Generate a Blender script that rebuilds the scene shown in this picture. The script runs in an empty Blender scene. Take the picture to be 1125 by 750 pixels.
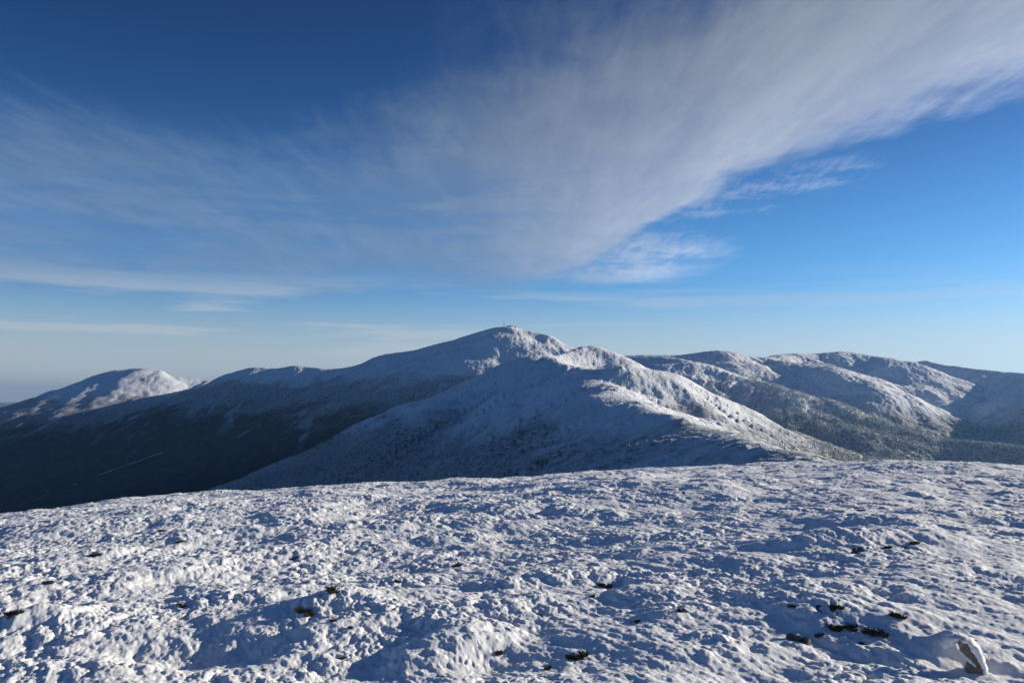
import bpy, math, random
import numpy as np
from mathutils import Vector

random.seed(7)
RNG = np.random.default_rng(11)
SC = bpy.context.scene
COL = SC.collection

# ------------------------------------------------------------------ camera
F = 930.0                      # focal length in photo pixels (photo 1125 px wide)
PITCH = math.atan(65.0 / F)    # horizon sits 65 px below the centre
cam_d = bpy.data.cameras.new('camera')
cam = bpy.data.objects.new('camera', cam_d)
COL.objects.link(cam)
cam_d.sensor_width = 36.0
cam_d.lens = 36.0 * F / 1125.0
cam_d.clip_start = 0.1
cam_d.clip_end = 120000.0
cam.rotation_euler = (math.pi / 2 + PITCH, 0, 0)
SC.camera = cam


def bearing(px, py, r):
    """World point at horizontal distance r in the direction of a photo pixel (eye at z = 0)."""
    u = px - 562.5
    v = 375.0 - py
    y = F * math.cos(PITCH) - v * math.sin(PITCH)
    z = F * math.sin(PITCH) + v * math.cos(PITCH)
    k = r / math.hypot(u, y)
    return (u * k, y * k, z * k)


def az_of(px):
    return math.atan2(px - 562.5, F * math.cos(PITCH))


# ------------------------------------------------------------------ noise
def _h(ix, iy, seed):
    n = ix.astype(np.int32).view(np.uint32) * np.uint32(374761393) + iy.astype(np.int32).view(np.uint32) * np.uint32(668265263)
    n += np.uint32((seed * 1442695041) & 0xffffffff)
    n ^= n >> np.uint32(13)
    n *= np.uint32(1274126177)
    n ^= n >> np.uint32(16)
    n *= np.uint32(2246822519)
    n ^= n >> np.uint32(15)
    return n


_GA = np.arange(256) * (2 * math.pi / 256)
_GX = np.cos(_GA).astype(np.float32); _GY = np.sin(_GA).astype(np.float32)


def perlin(x, y, seed=0):
    x = np.asarray(x); y = np.asarray(y) + np.zeros_like(x)
    ix = np.floor(x); iy = np.floor(y)
    fx = (x - ix).astype(np.float32); fy = (y - iy).astype(np.float32)
    u = fx * fx * fx * (fx * (fx * 6 - 15) + 10)
    v = fy * fy * fy * (fy * (fy * 6 - 15) + 10)
    out = 0
    for dx in (0, 1):
        for dy in (0, 1):
            k = _h(ix + dx, iy + dy, seed) & np.uint32(255)
            g = _GX[k] * (fx - dx) + _GY[k] * (fy - dy)
            out = out + g * (u if dx else 1 - u) * (v if dy else 1 - v)
    return out * 1.5


def fbm(x, y, octs=4, seed=0, gain=0.5):
    s = 0; a = 1.0; f = 1.0
    for k in range(octs):
        s = s + a * perlin(x * f + 17.3 * k, y * f - 9.1 * k, seed + k)
        a *= gain; f *= 2.03
    return s


def ridged(x, y, octs=4, seed=0, gain=0.5):
    s = 0; a = 1.0; f = 1.0
    for k in range(octs):
        s = s + a * (0.5 - np.abs(perlin(x * f + 7.7 * k, y * f + 3.1 * k, seed + k)) * 1.6)
        a *= gain; f *= 2.07
    return s


def clumps(x, y, seed, rmin=0.45, rmax=0.85):
    """Domes at jittered cell points: 0 between them, up to 1 on top."""
    ix = np.floor(x); iy = np.floor(y)
    best = np.zeros(x.shape, np.float32)
    for dx in (-1, 0, 1):
        for dy in (-1, 0, 1):
            cx = ix + dx; cy = iy + dy
            k = _h(cx, cy, seed)
            a = (k & np.uint32(1023)).astype(np.float32) * np.float32(1 / 1023)
            b = ((k >> np.uint32(10)) & np.uint32(1023)).astype(np.float32) * np.float32(1 / 1023)
            c = ((k >> np.uint32(20)) & np.uint32(1023)).astype(np.float32) * np.float32(1 / 1023)
            R = rmin + (rmax - rmin) * c
            ex = (cx - x).astype(np.float32) + a; ey = (cy - y).astype(np.float32) + b
            d2 = (ex * ex + ey * ey) / (R * R)
            best = np.maximum(best, np.sqrt(np.maximum(0, 1 - d2)) * (0.45 + 0.55 * c))
    return best


def sstep(a, b, x):
    t = np.clip((x - a) / (b - a), 0, 1)
    return t * t * (3 - 2 * t)


# ------------------------------------------------------------------ meshes
def mesh_from(name, verts, quads=None, tris=None, mats=(), smooth=True, parent=None):
    verts = np.asarray(verts, dtype=np.float32)
    me = bpy.data.meshes.new(name)
    me.vertices.add(len(verts))
    me.vertices.foreach_set('co', verts.ravel())
    loops = []; sizes = []
    if quads is not None and len(quads):
        loops.append(np.asarray(quads, dtype=np.int32).ravel()); sizes.append(np.full(len(quads), 4, np.int32))
    if tris is not None and len(tris):
        loops.append(np.asarray(tris, dtype=np.int32).ravel()); sizes.append(np.full(len(tris), 3, np.int32))
    lo = np.concatenate(loops); sz = np.concatenate(sizes)
    me.loops.add(len(lo)); me.loops.foreach_set('vertex_index', lo)
    me.polygons.add(len(sz))
    st = np.zeros(len(sz), np.int32); st[1:] = np.cumsum(sz)[:-1]
    me.polygons.foreach_set('loop_start', st)
    me.polygons.foreach_set('loop_total', sz)
    me.polygons.foreach_set('use_smooth', np.full(len(sz), smooth, bool))
    for m in mats:
        me.materials.append(m)
    me.update(calc_edges=True)
    o = bpy.data.objects.new(name, me)
    COL.objects.link(o)
    if parent is not None:
        o.parent = parent
    return o


def grid_quads(nr, nc, wrap=False):
    i = np.arange(nr - 1)[:, None]
    j = np.arange(nc if wrap else nc - 1)[None, :]
    j2 = (j + 1) % nc
    a = i * nc + j; b = i * nc + j2; c = (i + 1) * nc + j2; d = (i + 1) * nc + j
    return np.stack(np.broadcast_arrays(a, b, c, d), -1).reshape(-1, 4)


def tag(o, label=None, cat=None, group=None, kind=None):
    if label: o['label'] = label
    if cat: o['category'] = cat
    if group: o['group'] = group
    if kind: o['kind'] = kind
    return o


# ------------------------------------------------------------------ materials
def new_mat(name):
    m = bpy.data.materials.new(name)
    m.use_nodes = True
    nt = m.node_tree
    b = nt.nodes['Principled BSDF']
    return m, nt, b


class NT:
    def __init__(s, nt): s.nt = nt
    def n(s, t, **kw):
        nd = s.nt.nodes.new(t)
        for k, v in kw.items(): setattr(nd, k, v)
        return nd
    def link(s, a, b): s.nt.links.new(a, b)
    def val(s, inp, v):
        if isinstance(v, bpy.types.NodeSocket): s.link(v, inp)
        else: inp.default_value = v
    def math(s, op, a, b=0.0, c=0.0, clamp=False):
        nd = s.n('ShaderNodeMath', operation=op, use_clamp=clamp)
        s.val(nd.inputs[0], a); s.val(nd.inputs[1], b); s.val(nd.inputs[2], c)
        return nd.outputs[0]
    def noise(s, vec, scale, detail=3, rough=0.5, dist=0.0):
        nd = s.n('ShaderNodeTexNoise')
        s.link(vec, nd.inputs['Vector'])
        s.val(nd.inputs['Scale'], scale); nd.inputs['Detail'].default_value = detail
        nd.inputs['Roughness'].default_value = rough; nd.inputs['Distortion'].default_value = dist
        return nd.outputs[0]
    def smooth(s, x, a, b, lo=0.0, hi=1.0):
        nd = s.n('ShaderNodeMapRange', interpolation_type='SMOOTHSTEP')
        s.val(nd.inputs['Value'], x)
        s.val(nd.inputs['From Min'], a); s.val(nd.inputs['From Max'], b)
        s.val(nd.inputs['To Min'], lo); s.val(nd.inputs['To Max'], hi)
        return nd.outputs[0]
    def mix(s, f, a, b):
        nd = s.n('ShaderNodeMix', data_type='RGBA')
        s.val(nd.inputs['Factor'], f); s.val(nd.inputs['A' if False else 6], a); s.val(nd.inputs[7], b)
        return nd.outputs[2]
    def curve(s, x, pts, lo, hi):
        """piecewise curve through pts, x outside is held"""
        xs = [p[0] for p in pts]
        t = s.smooth_lin(x, xs[0], xs[-1])
        ys = [p[1] for p in pts]
        nd = s.n('ShaderNodeFloatCurve')
        cv = nd.mapping.curves[0]
        sc = [((p[0] - xs[0]) / (xs[-1] - xs[0]), (p[1] - lo) / (hi - lo)) for p in pts]
        cv.points[0].location = sc[0]; cv.points[1].location = sc[-1]
        for q in sc[1:-1]: cv.points.new(*q)
        nd.mapping.update()
        s.link(t, nd.inputs['Value'])
        return s.math('MULTIPLY_ADD', nd.outputs[0], hi - lo, lo)
    def smooth_lin(s, x, a, b):
        nd = s.n('ShaderNodeMapRange'); s.val(nd.inputs['Value'], x)
        nd.inputs['From Min'].default_value = a; nd.inputs['From Max'].default_value = b
        return nd.outputs[0]


def simple_mat(name, col, rough=0.8, var=0.3, scale=20.0, metal=0.0):
    m, nt, b = new_mat(name)
    t = NT(nt)
    geo = t.n('ShaderNodeNewGeometry')
    nz = t.noise(geo.outputs['Position'], scale, 4, 0.6)
    f = t.smooth(nz, 0.3, 0.7)
    c1 = tuple(c * (1 - var) for c in col) + (1,)
    c2 = tuple(min(1, c * (1 + var)) for c in col) + (1,)
    t.link(t.mix(f, c1, c2), b.inputs['Base Color'])
    b.inputs['Roughness'].default_value = rough
    b.inputs['Metallic'].default_value = metal
    return m


def snow_material():
    m, nt, b = new_mat('rime_snow')
    t = NT(nt)
    geo = t.n('ShaderNodeNewGeometry'); pos = geo.outputs['Position']
    n1 = t.noise(pos, 2.0, 3, 0.6)
    col = t.mix(t.smooth(n1, 0.35, 0.65), (0.84, 0.86, 0.89, 1), (0.90, 0.90, 0.91, 1))
    at = t.n('ShaderNodeAttribute', attribute_name='bare')
    n2 = t.noise(pos, 45.0, 3, 0.7)
    f = t.smooth(t.math('ADD', at.outputs['Fac'], t.math('MULTIPLY_ADD', n2, 0.9, -0.45)), 0.50, 0.66)
    heath = t.mix(t.smooth(t.noise(pos, 30.0, 2), 0.4, 0.6), (0.035, 0.04, 0.022, 1), (0.09, 0.065, 0.04, 1))
    t.link(t.mix(f, col, heath), b.inputs['Base Color'])
    b.inputs['Roughness'].default_value = 0.75
    b.inputs['Specular IOR Level'].default_value = 0.25
    bump = t.n('ShaderNodeBump'); bump.inputs['Strength'].default_value = 0.6
    bump.inputs['Distance'].default_value = 0.012
    nb = t.noise(pos, 100.0, 5, 0.7)
    t.link(nb, bump.inputs['Height'])
    t.link(bump.outputs[0], b.inputs['Normal'])
    return m


def mountain_material(name, treeline=-60.0, dark_top=-190.0, dark_bot=-380.0, rock=0.5):
    m, nt, b = new_mat(name)
    t = NT(nt)
    geo = t.n('ShaderNodeNewGeometry'); pos = geo.outputs['Position']
    sep = t.n('ShaderNodeSeparateXYZ'); t.link(pos, sep.inputs[0])
    sepn = t.n('ShaderNodeSeparateXYZ'); t.link(geo.outputs['Normal'], sepn.inputs[0])
    z = sep.outputs[2]
    big = t.noise(pos, 0.0035, 4, 0.6)
    mid = t.noise(pos, 0.02, 4, 0.65)
    fine = t.noise(pos, 0.09, 3, 0.7)
    zz = t.math('ADD', z, t.math('MULTIPLY_ADD', big, 320, -160))
    zz = t.math('ADD', zz, t.math('MULTIPLY_ADD', mid, 160, -80))
    # bare snow with wind-scoured rock
    rockf = t.smooth(t.math('ADD', t.math('MULTIPLY', fine, 0.55), t.math('MULTIPLY', mid, 0.45)), 0.53, 0.62, 0.0, rock)
    snow = t.mix(rockf, (0.80, 0.82, 0.85, 1), (0.22, 0.21, 0.21, 1))
    # frosted conifers
    tf = t.smooth(fine, 0.36, 0.62)
    frost = t.mix(tf, (0.13, 0.145, 0.13, 1), (0.55, 0.56, 0.57, 1))
    # dark unfrosted forest with pale slides
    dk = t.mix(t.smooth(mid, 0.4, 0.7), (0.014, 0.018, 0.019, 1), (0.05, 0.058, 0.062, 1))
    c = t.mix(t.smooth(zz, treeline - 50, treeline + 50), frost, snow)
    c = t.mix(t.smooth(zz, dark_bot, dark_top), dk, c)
    # avalanche slides: pale streaks
    mp = t.n('ShaderNodeMapping'); mp.inputs['Scale'].default_value = (0.012, 0.002, 0.0022)
    t.link(pos, mp.inputs['Vector'])
    sl = t.noise(mp.outputs[0], 1.0, 3, 0.6, 0.4)
    slide = t.math('MULTIPLY', t.smooth(sl, 0.56, 0.68, 0.0, 0.55), t.smooth(zz, dark_bot - 160, dark_bot + 60))
    c = t.mix(slide, c, (0.6, 0.62, 0.65, 1))
    t.link(c, b.inputs['Base Color'])
    b.inputs['Roughness'].default_value = 0.9
    b.inputs['Specular IOR Level'].default_value = 0.1
    bump = t.n('ShaderNodeBump'); bump.inputs['Strength'].default_value = 0.6
    bump.inputs['Distance'].default_value = 6.0
    t.link(fine, bump.inputs['Height'])
    t.link(bump.outputs[0], b.inputs['Normal'])
    return m


M_SNOW = snow_material()
M_MTN = mountain_material('mountain_snow', -60, -300, -480, 0.5)
M_FAR = mountain_material('mountain_far_forest', 20, -60, -230, 0.12)
M_WEST = mountain_material('mountain_dark_forest', 110, 20, -130, 0.4)

# ------------------------------------------------------------------ mountains
def smooth_line(pts, sub=5):
    """Catmull-Rom through the crest points (world space)."""
    p = [np.array(bearing(*q)) for q in pts]
    p = [2 * p[0] - p[1]] + p + [2 * p[-1] - p[-2]]
    out = []
    for i in range(1, len(p) - 2):
        for k in range(sub):
            t = k / sub
            a, b, c, d = p[i - 1], p[i], p[i + 1], p[i + 2]
            out.append(0.5 * ((2 * b) + (c - a) * t + (2 * a - 5 * b + 4 * c - d) * t * t + (3 * b - a - 3 * c + d) * t ** 3))
    out.append(p[-2])
    return out


class Massif:
    def __init__(s, crests, seed, rough=1.0, gully=1.0, micro=1.0, crest=0.3):
        s.seed = seed; s.crest = crest; s.rough = rough; s.gully = gully; s.micro = micro
        s.crests = [(smooth_line(pts), sl, sr, D * 1.8, w) for (pts, sl, sr, D, w) in crests]
    def height(s, x, y):
        best = np.full(x.shape, -1e9); bd = np.zeros(x.shape); bs = np.zeros(x.shape)
        wx = x + 40 * fbm(x / 260, y / 260, 2, s.seed + 31)
        wy = y + 40 * fbm(x / 260, y / 260, 2, s.seed + 37)
        for ci, (line, sl, sr, D, w) in enumerate(s.crests):
            acc = ci * 5000.0
            cb = np.full(x.shape, 1e12); cz = np.zeros(x.shape); cs = np.zeros(x.shape); side = np.zeros(x.shape)
            cbest = np.full(x.shape, -1e9); cd = np.zeros(x.shape); cS = np.zeros(x.shape)
            for a, b in zip(line[:-1], line[1:]):
                ex, ey = b[0] - a[0], b[1] - a[1]
                L2 = ex * ex + ey * ey + 1e-6; L = math.sqrt(L2)
                t = np.clip(((wx - a[0]) * ex + (wy - a[1]) * ey) / L2, 0, 1)
                qx = a[0] + t * ex; qy = a[1] + t * ey
                d = np.hypot(wx - qx, wy - qy)
                cr = (ex * (wy - a[1]) - ey * (wx - a[0])) / L
                k = 0.5 + 0.5 * np.clip(cr / (d + 8.0), -1, 1)
                sl_ = sr + (sl - sr) * k
                dd = np.sqrt(d * d + w * w) - w
                h = a[2] + t * (b[2] - a[2]) - (sl_ - 0.1) * D * (1 - np.exp(-dd / D)) - 0.1 * dd
                up = h > cbest
                cbest = np.where(up, h, cbest); cd = np.where(up, d, cd); cS = np.where(up, acc + t * L, cS)
                acc += L
            # smooth maximum over the crests
            k = 14.0
            hh = np.clip(0.5 + 0.5 * (cbest - best) / k, 0, 1)
            nb = best * (1 - hh) + cbest * hh + k * hh * (1 - hh)
            up = cbest > best
            bd = np.where(up, cd, bd); bs = np.where(up, cS, bs)
            best = np.where(best < -1e8, cbest, nb)
        ramp = np.clip(bd / 260.0, 0, 1)
        g = ridged(bs / 150.0, bd / 900.0, 3, s.seed + 3) - 0.4
        z = best + s.gully * 16.0 * ramp * g
        z = z + s.rough * (22.0 * np.clip(bd / 400, 0, 1) * fbm(x / 420, y / 420, 3, s.seed)
                           + (1.5 + 7.0 * np.clip(bd / 150, 0, 1)) * fbm(x / 110, y / 110, 3, s.seed + 5, 0.55))
        z = z + s.micro * (1.2 + 1.6 * np.clip(bd / 60, 0, 1)) * ridged(x / 26, y / 26, 3, s.seed + 9, 0.6)
        z = z + s.crest * 6.0 * np.exp(-bd / 220.0) * ridged(x / 38, y / 38, 3, s.seed + 19, 0.6) * sstep(-0.1, 0.35, fbm(x / 170, y / 170, 2, s.seed + 23))
        return z


def build_massif(mf, px0, px1, r0, r1, step, nr, floor=-760.0):
    az = np.arange(az_of(px0), az_of(px1), step)
    t = np.linspace(0, 1, nr)
    r = r0 * (r1 / r0) ** t
    A, R = np.meshgrid(az, r)
    X = R * np.sin(A); Y = R * np.cos(A)
    Z = mf.height(X, Y)
    Z = np.maximum(Z, floor)
    v = np.stack([X, Y, Z], -1).reshape(-1, 3)
    return v, grid_quads(nr, len(az))


DEG = math.pi / 180
MASSIFS = {}
def mountain(key, label, crests, seed, px0, px1, r0, r1, step, nr, mat=None, **kw):
    mf = Massif(crests, seed, **kw)
    MASSIFS[key] = mf
    v, q = build_massif(mf, px0, px1, r0, r1, step, nr)
    # drop the cells that lie wholly on the valley floor
    zq = v[q][:, :, 2].max(1)
    q = q[zq > -758]
    o = mesh_from('mountain', v, q, mats=(mat or M_MTN,))
    tag(o, label, None, None, 'structure')
    return o

# crests: (points (px, py, distance), slope on the left of travel, slope on the right, D, crest width)
mountain('jefferson', 'white sunlit peak far away at the left, its lower flank dark with forest', [
    ([(-420, 560, 9600), (-250, 510, 9500), (-100, 473, 9200), (0, 452, 9000), (40, 438, 8900), (80, 425, 8750), (105, 415, 8650),
      (122, 408, 8500), (150, 404.5, 8300), (172, 406, 8200), (188, 412, 8150), (210, 415, 8100), (240, 419, 8000), (300, 424, 7700)], 0.5, 0.42, 1900, 25),
    ([(172, 407, 8200), (160, 425, 7900), (110, 450, 7600), (40, 480, 7300), (-60, 520, 7100)], 0.45, 0.45, 1500, 40),
    ([(230, 418, 8000), (215, 432, 7600), (190, 452, 7200), (120, 490, 6900), (40, 530, 6700)], 0.45, 0.45, 1500, 40),
], 101, -420, 480, 5600, 11500, 0.075 * DEG, 300, rough=0.4, gully=0.8, micro=0.6, crest=0.0, mat=M_FAR)

mountain('washington', 'highest snowy mountain with masts on its summit and a long shadowed left shoulder', [
    ([(-80, 560, 6500), (0, 530, 6500), (60, 505, 6600), (120, 478, 6650), (180, 448, 6600), (235, 420, 6400), (258, 408.5, 6200), (275, 404.5, 6000), (290, 403.5, 5900), (302, 404.5, 5850), (325, 401.5, 5750), (345, 403.5, 5650),
      (370, 405, 5550), (400, 398, 5450), (430, 388.5, 5380), (470, 381.5, 5280), (500, 374, 5180), (525, 366, 5100), (543, 361, 5050), (555, 359, 5030), (568, 359.5, 5020),
      (590, 366, 4970), (610, 374, 4900), (632, 385, 4800), (660, 392, 4650), (700, 391.5, 4450)], 0.5, 0.52, 1500, 30),
    ([(-120, 580, 5100), (0, 538, 5200), (90, 513, 5250), (178, 486, 5300), (240, 466, 5350), (300, 447, 5350), (380, 426, 5300), (450, 406, 5250), (520, 381, 5150), (552, 361, 5040)], 0.5, 0.6, 1500, 6),
    ([(290, 405, 5900), (264, 411, 6600), (248, 417, 7300), (238, 420, 8000)], 0.5, 0.5, 1500, 40),
], 202, -160, 760, 3300, 8200, 0.06 * DEG, 420, rough=0.38, gully=0.55, mat=M_WEST)

mountain('monroe', 'broad snowy shoulder with a small rocky knob, descending as a white ridge towards the camera', [
    ([(200, 560, 2150), (260, 537, 2200), (320, 515, 2250), (374, 496, 2300), (420, 472, 2400), (463, 450, 2450), (490, 437, 2500), (517, 424, 2540), (540, 411, 2570), (560, 402, 2590), (578, 394.5, 2600),
      (592, 390.5, 2600), (605, 391, 2590), (620, 397, 2450), (640, 406, 2250), (654, 417, 2020), (676, 430, 1750), (708, 446, 1450), (745, 462, 1150),
      (775, 474, 950), (810, 484, 780), (850, 496, 600), (885, 512, 450), (900, 535, 300), (880, 570, 150)], 0.5, 0.5, 1300, 48),
    ([(664, 423, 1900), (652, 432, 1830), (643, 443, 1780), (636, 458, 1740)], 0.55, 0.55, 1300, 6),
    ([(704, 444, 1480), (694, 452, 1440), (686, 463, 1400)], 0.55, 0.55, 1300, 6),
    ([(750, 461.5, 1140), (742, 466, 1110), (737, 475, 1080), (733, 486, 1050)], 0.6, 0.6, 1300, 4),
    ([(606, 391, 2600), (616, 390, 2680), (630, 385.5, 2780), (641, 381.5, 2830), (653, 380, 2860), (662, 384, 2840), (671, 391, 2820), (684, 400, 2780), (700, 410, 2700)], 0.5, 0.5, 1300, 8),
    ([(640, 405.5, 2220), (662, 405, 2100), (690, 403.5, 2060), (705, 405, 2090), (726, 408.5, 2140), (745, 415, 2190), (760, 424, 2230), (778, 437, 2270), (796, 447, 2310), (817, 459, 2350), (839, 466.5, 2390), (867, 473.5, 2430), (890, 482, 2460),
      (913, 489.5, 2480), (960, 503.5, 2500), (1010, 522, 2500), (1060, 545, 2500)], 0.6, 0.52, 1300, 20),
], 303, -250, 1180, 130, 3600, 0.06 * DEG, 640, rough=0.7, gully=1.1, micro=0.6, crest=0.55)

mountain('forest_spur', 'long forested spur descending to the right in front of the valley', [
    ([(690, 391, 4300), (735, 393, 3950), (780, 401, 3780), (814, 416, 3600), (840, 421, 3520), (867, 427, 3450), (903, 439.5, 3380), (938, 450, 3320), (957, 457, 3290), (974, 465, 3260), (992, 475, 3230), (1006, 480.5, 3200),
      (1040, 483.5, 3170), (1080, 486.5, 3140), (1125, 491, 3120), (1200, 500, 3100), (1320, 520, 3050)], 0.5, 0.34, 1400, 40),
], 404, 640, 1330, 1700, 4700, 0.06 * DEG, 330, rough=0.8, gully=0.9)

mountain('plateau', 'bright snowy plateau ridge on the skyline right of the summit', [
    ([(600, 392, 4600), (650, 391, 4500), (681, 390.5, 4450), (720, 390, 4400), (749, 389.8, 4350), (774, 386.5, 4250), (785, 385.2, 4200), (792, 385.2, 4180), (802, 389.5, 4200), (838, 392.8, 4300),
      (856, 389.5, 4450), (868, 388.5, 4550), (885, 389.5, 4650), (903, 388, 4700), (924, 386.2, 4720), (938, 388, 4700), (960, 391.5, 4650), (975, 393.5, 4600), (984, 399, 4600)], 0.5, 0.50, 1700, 100),
    ([(840, 394, 4250), (880, 399, 4080), (912, 402, 3980), (930, 408, 3880), (940, 417, 3820), (946, 431, 3760)], 0.6, 0.52, 1500, 90),
    ([(978, 395, 4600), (972, 408, 4420), (960, 420, 4360)], 0.65, 0.6, 1500, 20),
], 505, 580, 1120, 3000, 5600, 0.06 * DEG, 330, rough=0.6, gully=0.9)

mountain('right_ridge', 'long shadowed ridge closing the valley at the right edge', [
    ([(900, 389, 5900), (950, 393, 5750), (985, 397.5, 5600), (1005, 398, 5500), (1021, 396.2, 5400), (1034, 400.5, 5300), (1060, 403.5, 5120), (1080, 406, 4980), (1125, 410.5, 4600), (1180, 418, 4200), (1280, 434, 3700), (1400, 450, 3400), (1600, 480, 3200)], 0.42, 0.42, 2500, 35),
], 606, 860, 1560, 2200, 7200, 0.075 * DEG, 330, rough=1.0, gully=0.8)

# ------------------------------------------------------------------ valley floor to the horizon
def build_valley():
    az = np.linspace(0, 2 * math.pi, 361)[:-1]
    r = np.concatenate([[1.0], np.geomspace(600, 43000, 120)])
    A, R = np.meshgrid(az, r)
    X = R * np.sin(A); Y = R * np.cos(A)
    Z = -720 + 40 * fbm(X / 2500, Y / 2500, 4, 5) - 0.004 * np.maximum(0, R - 9000)
    Z += sstep(12000, 22000, R) * 160 * (fbm(X / 5200, Y / 5200, 4, 9))
    v = np.stack([X, Y, Z], -1).reshape(-1, 3)
    q = grid_quads(len(r), len(az), True)
    o = mesh_from('valley_floor', v, q, mats=(M_WEST,))
    tag(o, 'dark forested valley floor between the mountains', None, None, 'structure')
build_valley()

def build_far_hills():
    az = np.linspace(az_of(-600), az_of(1750), 700)
    r = np.linspace(33000, 41000, 24)
    A, R = np.meshgrid(az, r)
    X = R * np.sin(A); Y = R * np.cos(A)
    prof = np.exp(-((R - 37000) / 2400.0) ** 2)
    crest = -120 + 190 * fbm(A * 9, A * 0 + 3.0, 5, 71) + 60 * fbm(X / 2500, Y / 2500, 3, 72)
    Z = -900 + (crest + 900) * prof
    v = np.stack([X, Y, Z], -1).reshape(-1, 3)
    o = mesh_from('hills', v, grid_quads(len(r), len(az)), mats=(M_MTN,))
    tag(o, 'faint blue hills on the far horizon', None, None, 'structure')
build_far_hills()

# ------------------------------------------------------------------ near snow plateau
CREST = [(-200, 590), (-60, 567), (0, 560), (130, 547), (280, 537), (420, 529.5), (560, 521), (700, 512), (850, 507), (1000, 504), (1125, 508), (1260, 518), (1400, 530)]
K0, H0 = 0.00084, 1.62
_ca = np.array([az_of(p[0]) for p in CREST])
_cs = []
for p in CREST:
    b = bearing(p[0], p[1] + 6, 1.0)
    _cs.append(-b[2] - 2 * math.sqrt(K0 * H0))
_cs = np.array(_cs)

def base_z(x, y):
    r = np.hypot(x, y) + 1e-6
    a = np.arctan2(x, y)
    s = np.interp(a, _ca, _cs)
    back = np.clip((np.abs(a) - 0.7) / 1.6, 0, 1)
    s = s * (1 - back) + 0.02 * back
    return -(H0 + s * r * np.clip(r / 3.0, 0, 1) + K0 * r * r)

MOUNDS = []   # (x, y, radius_x, radius_y, height)
def ground_at(px, py):
    """Point of the plain snow slope seen at a photo pixel."""
    d = np.array(bearing(px, py, 1.0))
    lo, hi = 1.0, 60.0
    rr = np.geomspace(1.5, 60, 4000)
    g = base_z(d[0] * rr, d[1] * rr) - d[2] * rr
    i = int(np.argmax(g > 0))
    return d[0] * rr[i], d[1] * rr[i], float(base_z(np.array(d[0] * rr[i]), np.array(d[1] * rr[i])))

def mound(px, py, rx, ry, h):
    x, y, z = ground_at(px, py); MOUNDS.append((x, y, rx, ry, h))

mound(1043, 716, 0.15, 0.12, 0.09)      # drift behind the rock
mound(915, 690, 0.55, 0.35, 0.10)
mound(345, 672, 0.55, 0.45, 0.12)
mound(490, 715, 0.45, 0.5, 0.10)
mound(20, 688, 0.5, 0.35, 0.12)
mound(965, 603, 1.3, 0.5, 0.18)
mound(700, 655, 0.5, 0.4, 0.10)
mound(560, 730, 0.35, 0.3, -0.06)
mound(170, 720, 0.9, 0.4, -0.07)
mound(620, 650, 0.9, 0.4, -0.07)
mound(830, 640, 0.8, 0.4, -0.08)

DRIFTS = []
for (px_, py_, rx_, ry_, h_) in [(420, 692, 0.28, 0.16, 0.05), (495, 716, 0.50, 0.28, 0.05), (350, 700, 0.26, 0.2, 0.05), (35, 690, 0.3, 0.2, 0.04), (330, 725, 0.3, 0.14, 0.03), (735, 612, 0.5, 0.3, 0.05), (1010, 640, 0.4, 0.3, 0.03), (850, 735, 0.3, 0.2, 0.0), (1030, 725, 0.16, 0.13, 0.02)]:
    gx_, gy_, gz_ = ground_at(px_, py_); DRIFTS.append((gx_, gy_, rx_, ry_, h_))

WIND = np.array([0.42, -0.91])
def snow_z(x, y):
    z = base_z(x, y)
    u = x * WIND[0] + y * WIND[1]; v = -x * WIND[1] + y * WIND[0]
    r = np.hypot(x, y)
    z = z + 0.30 * fbm(x / 9.0, y / 9.0, 2, 1) * sstep(3, 12, r)
    wx = x + 0.25 * fbm(x / 0.9, y / 0.9, 2, 21); wy = y + 0.25 * fbm(x / 0.9, y / 0.9, 2, 22)
    h1 = fbm(wx / 1.9, wy / 1.9, 3, 2)
    h2 = clumps(u / 0.75 + 0.2 * fbm(x, y, 2, 8), v / 0.55, 4, 0.5, 0.95)
    z = z + 0.08 * h1 + 0.042 * h2
    for (mx, my, rx, ry, h) in MOUNDS:
        z = z + h * np.exp(-(((x - mx) / rx) ** 2 + ((y - my) / ry) ** 2))
    rough = 0.16 + 0.9 * sstep(-0.2, 0.25, fbm(x / 1.5 + 5, y / 1.3, 4, 12))   # wind-packed smooth patches between
    for (mx, my, rx, ry, h) in DRIFTS:
        k = np.exp(-((((x - mx) * 0.9 + (y - my) * 0.43) / rx) ** 2 + ((-(x - mx) * 0.43 + (y - my) * 0.9) / ry) ** 2) ** 1.5)
        z = z + h * k; rough = rough * (1 - 0.92 * k)
    c1 = clumps(u / 0.17 + 0.3 * fbm(x * 7, y * 7, 1, 33), v / 0.125, 14, 0.45, 0.9)
    c2 = clumps(u / 0.078, v / 0.058 + 0.2 * fbm(x * 14, y * 14, 1, 34), 15, 0.45, 0.9)
    c3 = clumps(u / 0.036, v / 0.029, 16, 0.45, 0.9)
    z = z + rough * (0.021 * c1 + 0.014 * c2 * (0.4 + 0.6 * c1) + 0.008 * c3)
    z = z + 0.012 * fbm(u / 0.25, v / 0.12, 3, 40) + 0.004 * fbm(u / 0.05, v / 0.035, 2, 41)
    low = (1 - c1) * (1 - c2)
    return z, h1, h2, low, rough

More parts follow.
